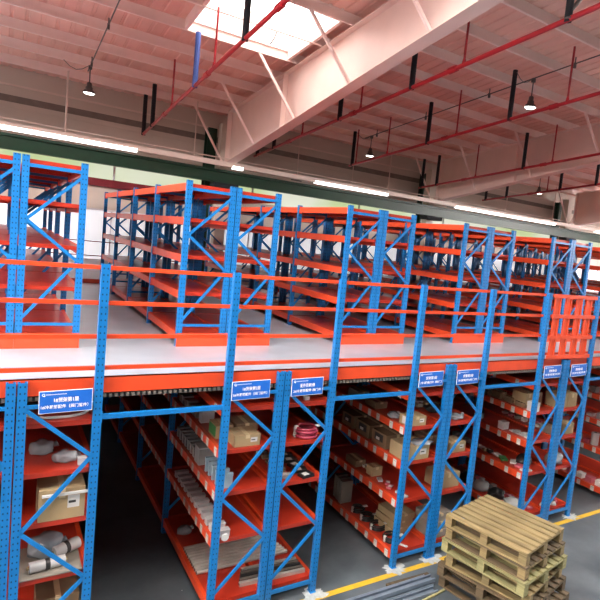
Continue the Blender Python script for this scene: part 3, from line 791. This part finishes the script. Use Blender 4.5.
for i, y in enumerate((.30, .66, .95, 1.22)):
    coil(X2+.17, y, z5, .12-.008*i, .011, 'rubber', '%s black cable coil from the front on the bottom shelf right of centre' % ORD[i], 4, 'black cable coils on the bottom shelf')
for i in range(3):
    carton(X2+.13+.02*i, 1.56+.12*i, z5, .20, .08, .36, '%s upright grey board carton at the back of the bottom shelf right of centre' % ORD[i], 'cartongrey', lab=False, group='upright grey cartons', tape=False)
for i in range(3):
    carton(X2+.40+.03*i, .62, z5+.093*i, .34, .46, .09, ['flat brown carton at the bottom of the pile on the bottom shelf right of centre', 'flat brown carton in the middle of the pile on the bottom shelf right of centre', 'flat brown carton on top of the pile on the bottom shelf right of centre'][i], 'carton', rz=.03*i, lab=False, group='pile of flat cartons')
o = MB().box(-.025,.025,-.06,.06,0,.004,M['paper']).build('paper_slip', None, (X2+.24,.10,z5+.002)); o.rotation_euler = (0,0,.5); tag(o, 'white paper slip lying by the front post on the bottom shelf right of centre', 'paper')
XR = X2+D+S
for i in range(3):
    carton(XR+.22, .25+.02*i, z5+.11*i, .40, .36, .108, ['lowest flat carton on the bottom shelf behind the pallet stack', 'middle flat carton on the bottom shelf behind the pallet stack', 'topmost flat carton on the bottom shelf behind the pallet stack'][i], 'cartongrey', lab=False, rz=.06*i, group='flat cartons behind the pallet stack')
bag(XR+.33, .20, z2, .14, .12, .06, 'film', 'flat clear bags on the second shelf behind the pallet stack', 41)
bag(XR+.20, .55, z2, .12, .12, .12, 'rubber', 'black bag at the back of the second shelf behind the pallet stack', 42)
carton(XR+.34, .20, z3, .30, .26, .15, 'brown carton with a white edge on the third shelf above the pallet stack', 'carton')
carton(XR+.12, .55, z3, .24, .26, .14, 'darker carton behind the brown one on the third shelf above the pallet stack', 'cartondark', lab=False)
carton(XR+.28, .26, z4, .40, .32, .22, 'wide brown carton on the fourth shelf just above the pallet stack', 'carton', lab=False)

# unit 3
X3 = UL(3)
for i, x in enumerate((.20, .42)):
    carton(X3+x, .42, z2, .18, .3, .23, ['brown carton on the second shelf under the left gate sign', 'darker brown carton beside it on the second shelf under the left gate sign'][i], ['carton','cartondark'][i], lab=False)
for i, x in enumerate((.14, .40)):
    carton(X3+D+S+x, .22, z2, .24, .28, .23, ['left tan carton of two on the second shelf under the right gate sign', 'right tan carton of two on the second shelf under the right gate sign'][i], 'carton', lab=False)
carton(X3+D+S+.42, .2, z3, .22, .26, .19, 'tan carton on the third shelf under the right gate sign', 'carton', lab=False)
carton(X3+D+S+.14, .26, z3, .24, .26, .13, 'low printed carton on the third shelf under the right gate sign', 'cartongrey')
bag(X3+D+S+.26, .20, z4, .18, .14, .20, 'film', 'white plastic bag on the fourth shelf at the far right row', 51)
bag(X3+.36, .35, z4, .14, .14, .16, 'rubber', 'dark bag on the fourth shelf under the left gate sign', 52)
smallbox(X3+.10, .10, z2, .14, .14, .15, 'white', 'white cube box on the second shelf, left row under the gate', None)
smallbox(X3+.09, .66, z3, .14, .12, .13, 'white', 'white box printed in red on the third shelf, left row under the gate', None)
smallbox(X3+.09, 1.25, z3, .12, .12, .10, 'greyplastic', 'grey box farther back on the third shelf, left row under the gate', None)
for i in range(5):
    e = MB().box(-.09,.09,-.06,.06,0,.02+.012*(i % 2),M[['paper','pinkpack','paper','greenprint','paper'][i]]); o = e.build('paper_packet', None, (X3+.16+.04*(i % 3), .12+.17*i, z4+.001)); o.rotation_euler = (0,0,.35*i)
    tag(o, '%s flat packet from the front on the fourth shelf, left row under the gate' % ORD[i], 'packet', 'flat packets under the gate')
for i in range(4):
    e = MB().box(-.10,.10,-.06,.06,0,.03,M[['paper','cartongrey','paper','pinkpack'][i]]); o = e.build('paper_packet', None, (X3+D+S+.14+.1*i, .16+.06*(i % 2), z5+.001)); o.rotation_euler = (0,0,.4+.2*i)
    tag(o, '%s flat packet from the left, bottom shelf of the right-hand rack under the gate' % ORD[i], 'packet', 'flat packets on the bottom shelf')
for i in range(6):
    carton(X3+.14, .35+.27*i, z2, .16, .2, .07+.02*(i % 3), '%s low dark box from the front on the second shelf, left row under the gate' % ORD[i], 'cartondark', lab=False, group='low boxes on the second shelf under the gate')
for i in range(4):
    bag(X3+.18, .35+.36*i, z5, .14, .15, .17, 'rubber' if i % 2 else 'greyplastic', '%s dark bundle from the front on the bottom shelf behind the pallet stack' % ORD[i], 60+i, 'dark_bundle', 'dark bundles behind the pallet stack')
# unit 4
X4 = UL(4)
for k, z in enumerate((z2, z3, z4)):
    for i in range(8):
        if k == 2 and i in (1,): continue
        smallbox(X4+.10, .25+.22*i, z, .13, .12, .06+.025*((i+k) % 3), ['paper','pinkpack','greyplastic'][(i+k) % 3], '%s box from the front on the %s shelf of the rack at the right edge' % (ORD[i], ORD[k+1]), 'small boxes in the rack at the right edge')
o = MB().cyl((0,0,0),(0,0,.24),.075,M['white'],20).cyl((0,0,.24),(0,0,.245),.03,M['darkzinc'],14).build('paper_roll', None, (X4+.13, .55, z4+.001)); tag(o, 'upright white roll on the fourth shelf of the rack at the right edge', 'roll')
for i in range(8):
    smallbox(X4+.10, .28+.22*i, z5, .14, .14, .10, ['paper','pinkpack'][i % 2], '%s box from the front on the bottom shelf of the rack at the right edge' % ORD[i], 'boxes on the bottom shelf at the right edge')

# loose small goods
def loose(x0, x1, y0, y1, z, n, lab, grp, seed, mats=('paper','carton','rubber','greyplastic','pinkpack','cartongrey')):
    r = random.Random(seed)
    nx = max(1, int((x1-x0)/.17)); ny = max(1, math.ceil(n/nx)); k = 0
    for j in range(ny):
        for i in range(nx):
            if k >= n: return
            x = x0+(i+.5)*(x1-x0)/nx; y = y0+(j+.5)*(y1-y0)/ny
            w, d, h = r.uniform(.04,.06), min(.45*(y1-y0)/ny, r.uniform(.03,.05)), r.uniform(.015,.07)
            mm = r.choice(mats)
            b = MB().box(-w, w, -d, d, 0, h, M[mm]).box(-w*.6, w*.2, -d*.6, d*.5, h, h+.001, M['paper'])
            o = b.build('goods_packet', None, (x, y, z+.001)); o.rotation_euler = (0, 0, r.uniform(-.25, .25))
            tag(o, '%s loose packet from the front, %s' % (ORD[k], lab), 'packet', grp); k += 1
loose(X3+.02, X3+.30, .90, 1.9, z4, 10, 'fourth shelf of the left rack under the gate', 'loose packets on the fourth shelf under the gate', 1)
loose(X3+.02, X3+.30, .12, .55, z3, 5, 'third shelf of the left rack under the gate', 'loose packets on the third shelf under the gate', 2, ('paper','greyplastic','cartongrey'))
loose(X3+.32, X3+.56, .10, 1.8, z5, 12, 'bottom shelf of the left rack under the gate', 'loose packets on the bottom shelf under the gate', 3)
loose(X2+.02, X2+.36, 1.05, 1.3, z4, 3, 'fourth shelf right of centre beside a flat box', 'loose packets right of centre', 4)
loose(X2+D+S+.03, X2+D+S+.55, .70, 1.5, z2, 12, 'second shelf of the rack behind the pallet stack', 'loose packets behind the pallet stack', 5)
loose(X1+D+S+.05, X1+D+S+.30, .08, 1.3, z3, 8, 'third shelf of the rack beside the centre aisle', 'loose packets beside the centre aisle', 6, ('rubber','greyplastic','cartondark'))
loose(X3+D+S+.05, X3+D+S+.50, .45, 1.4, z3, 12, 'third shelf of the right rack under the gate', 'loose packets in the right rack under the gate', 7)
# ------------------------------------------------------------------ floor line, patches, ground clutter
tag(MB().box(-6, 29.5, -.19, -.10, .0005, .002, M['yellow']).build('yellow_floor_line'), 'yellow painted line on the floor along the rack ends', 'floor marking')
def patch(x, y, seed, label):
    r = random.Random(seed); n = 26; vs = [(0,0,.004)]
    for i in range(n):
        a = 2*math.pi*i/n; q = r.uniform(.55,1.15)
        vs.append((math.cos(a)*.19*q, math.sin(a)*.14*q, .003))
    b = MB(); b.add(vs, [(0,i+1,(i+1) % n+1) for i in range(n)], M['floorpatch'])
    tag(b.build('floor_patch', None, (x, y, 0)), label, 'floor patch', 'white patches around the rack feet')
for n, (x, l) in enumerate(((X1, 'under the left front post left of centre'), (X1+1.286, 'under the front post beside the centre aisle'), (X2, 'under the left front post right of centre'), (X2+.64, 'under the middle posts right of centre'), (X3+.64,'under the middle posts below the gate'), (X3+1.286, 'under the rightmost foot below the gate'))):
    patch(x, -.06, n+3, 'whitish splatter patch on the floor ' + l)

# pallets
def pallet(mat, mat2, seed, W=1.0, L=1.18):
    r = random.Random(seed); H = .165
    e = empty('wooden_pallet')
    n = 8; w = .088
    for i in range(n):
        x = -W/2+w/2+(W-w)*i/(n-1)
        MB().box(-w/2, w/2, -L/2, L/2, 0, .021, M[mat]).build('top_board', e, (x+r.uniform(-.004,.004), r.uniform(-.008,.008), H-.021))
    for y in (-L/2+.05, 0, L/2-.05):
        MB().box(-W/2, W/2, -.05, .05, 0, .02, M[mat2]).build('cross_board', e, (0, y, H-.0415))
        for x in (-W/2+.05, 0, W/2-.05):
            MB().box(-.05, .05, -.05, .05, 0, .101, M[mat2]).build('block', e, (x, y, .0205))
    for x in (-W/2+.05, 0, W/2-.05):
        MB().box(-.05, .05, -L/2, L/2, 0, .02, M[mat]).build('bottom_board', e, (x, 0, 0))
    return e
PX, PY = 4.71, -1.08; ang = math.radians(13.0)
kinds = [('wooddark','wooddark'), ('wooddark','wooddark'), ('wood','wood'), ('woodgreen','woodgreen'), ('wooddark','wood'), ('wood','wood')]
plab = ['weathered pallet at the very bottom of the stack on the floor', 'weathered pallet second from the bottom of the stack', 'brown pallet in the lower middle of the stack', 'greenish pale pallet just above the middle of the stack', 'dark weathered pallet directly under the topmost one', 'topmost pale pine pallet of the stack, boards fully visible']
offs = [(.05,-.04,-.05), (.03,.0,.02), (.03,-.02,.05), (.0,-.01,-.04), (.0,.0,-.03), (-.01,.03,0)]
made = {}
for i, (k, l, o_) in enumerate(zip(kinds, plab, offs)):
    if k in made: p = copy_tree(made[k])
    else: p = made[k] = pallet(*k, i+5, *{0: (1.10, 1.28), 3: (1.06, 1.22)}.get(i, (1.0, 1.16)))
    p.location = (PX+o_[0], PY+o_[1], .002+i*.1655+(.0 if i < 5 else .0)); p.rotation_euler = (0,0,ang+o_[2])
    tag(p, l, 'pallet', 'stacked wooden pallets')

# metal channels and wood strip lying on the floor
for i, (y, x1, z) in enumerate(((-.44, 4.02, 0), (-.56, 4.0, 0), (-.68, 3.98, 0), (-.53, 4.05, .055))):
    b = MB(); x0 = 2.2
    b.box(x0, x1, y-.055, y+.055, z+.001, z+.006, M['metalblue']); b.box(x0, x1, y-.055, y-.05, z+.006, z+.05, M['metalblue']); b.box(x0, x1, y+.05, y+.055, z+.006, z+.05, M['metalblue'])
    b.box(x0, x1, y-.05, y-.036, z+.044, z+.05, M['metalblue']); b.box(x0, x1, y+.036, y+.05, z+.044, z+.05, M['metalblue'])
    tag(b.build('steel_channel'), ['grey blue steel channel on the floor nearest the yellow line', 'grey blue steel channel on the floor in the middle of the bundle', 'grey blue steel channel on the floor farthest from the yellow line', 'grey blue steel channel lying on top of the bundle by the pallets'][i], 'channel', 'steel channels by the pallet stack')
b = MB(); b.bar((3.45,-.33,.016), (4.12,-.36,.016), .05, .03, M['wooddark'], up=(0,0,1)); tag(b.build('wood_strip'), 'thin brown wood strip on the floor between the yellow line and the steel channels', 'wood strip')
b = MB(); b.bar((3.55,-.80,.012), (4.1,-.72,.012), .03, .02, M['woodgreen'], up=(0,0,1)); tag(b.build('pale_wood_strip'), 'pale narrow wood strip on the floor beside the pallet stack', 'wood strip')
b = MB(); b.bar((0,0,.012), (.95,.2,.012), .04, .02, M['paper'], up=(0,0,1)); tag(b.build('paper_strip', None, (5.1, .85, ZD+.003)), 'pale strip lying on the deck left of the loading gate', 'strip')

# ------------------------------------------------------------------ camera
cam = bpy.data.cameras.new('camera'); co = bpy.data.objects.new('camera', cam); C.objects.link(co)
R = Matrix(((0.82215081, -0.55903102, 0.10748195), (-0.0351709, 0.13856508, 0.98972861), (0.56818224, 0.81748642, -0.09425976)))
right, upv, fwd = R[0], R[1], R[2]
m = Matrix.Identity(4)
for i in range(3): m[i][0] = right[i]; m[i][1] = upv[i]; m[i][2] = -fwd[i]
m[0][3], m[1][3], m[2][3] = -.7929, -5.5859, 4.3293
co.matrix_world = m
cam.sensor_width = 36; cam.lens = 550.47*36/600; cam.shift_x = -80/600; cam.clip_start = .05; cam.clip_end = 200
scene.camera = co

# ------------------------------------------------------------------ light
wd = bpy.data.worlds.new('world'); scene.world = wd; wd.use_nodes = True
bg = wd.node_tree.nodes['Background']; bg.inputs[0].default_value = (1., .93, .90, 1); bg.inputs[1].default_value = .1
scene.view_settings.view_transform = 'Standard'; scene.view_settings.look = 'None'; scene.view_settings.gamma = 1
scene.view_settings.exposure = 0.5
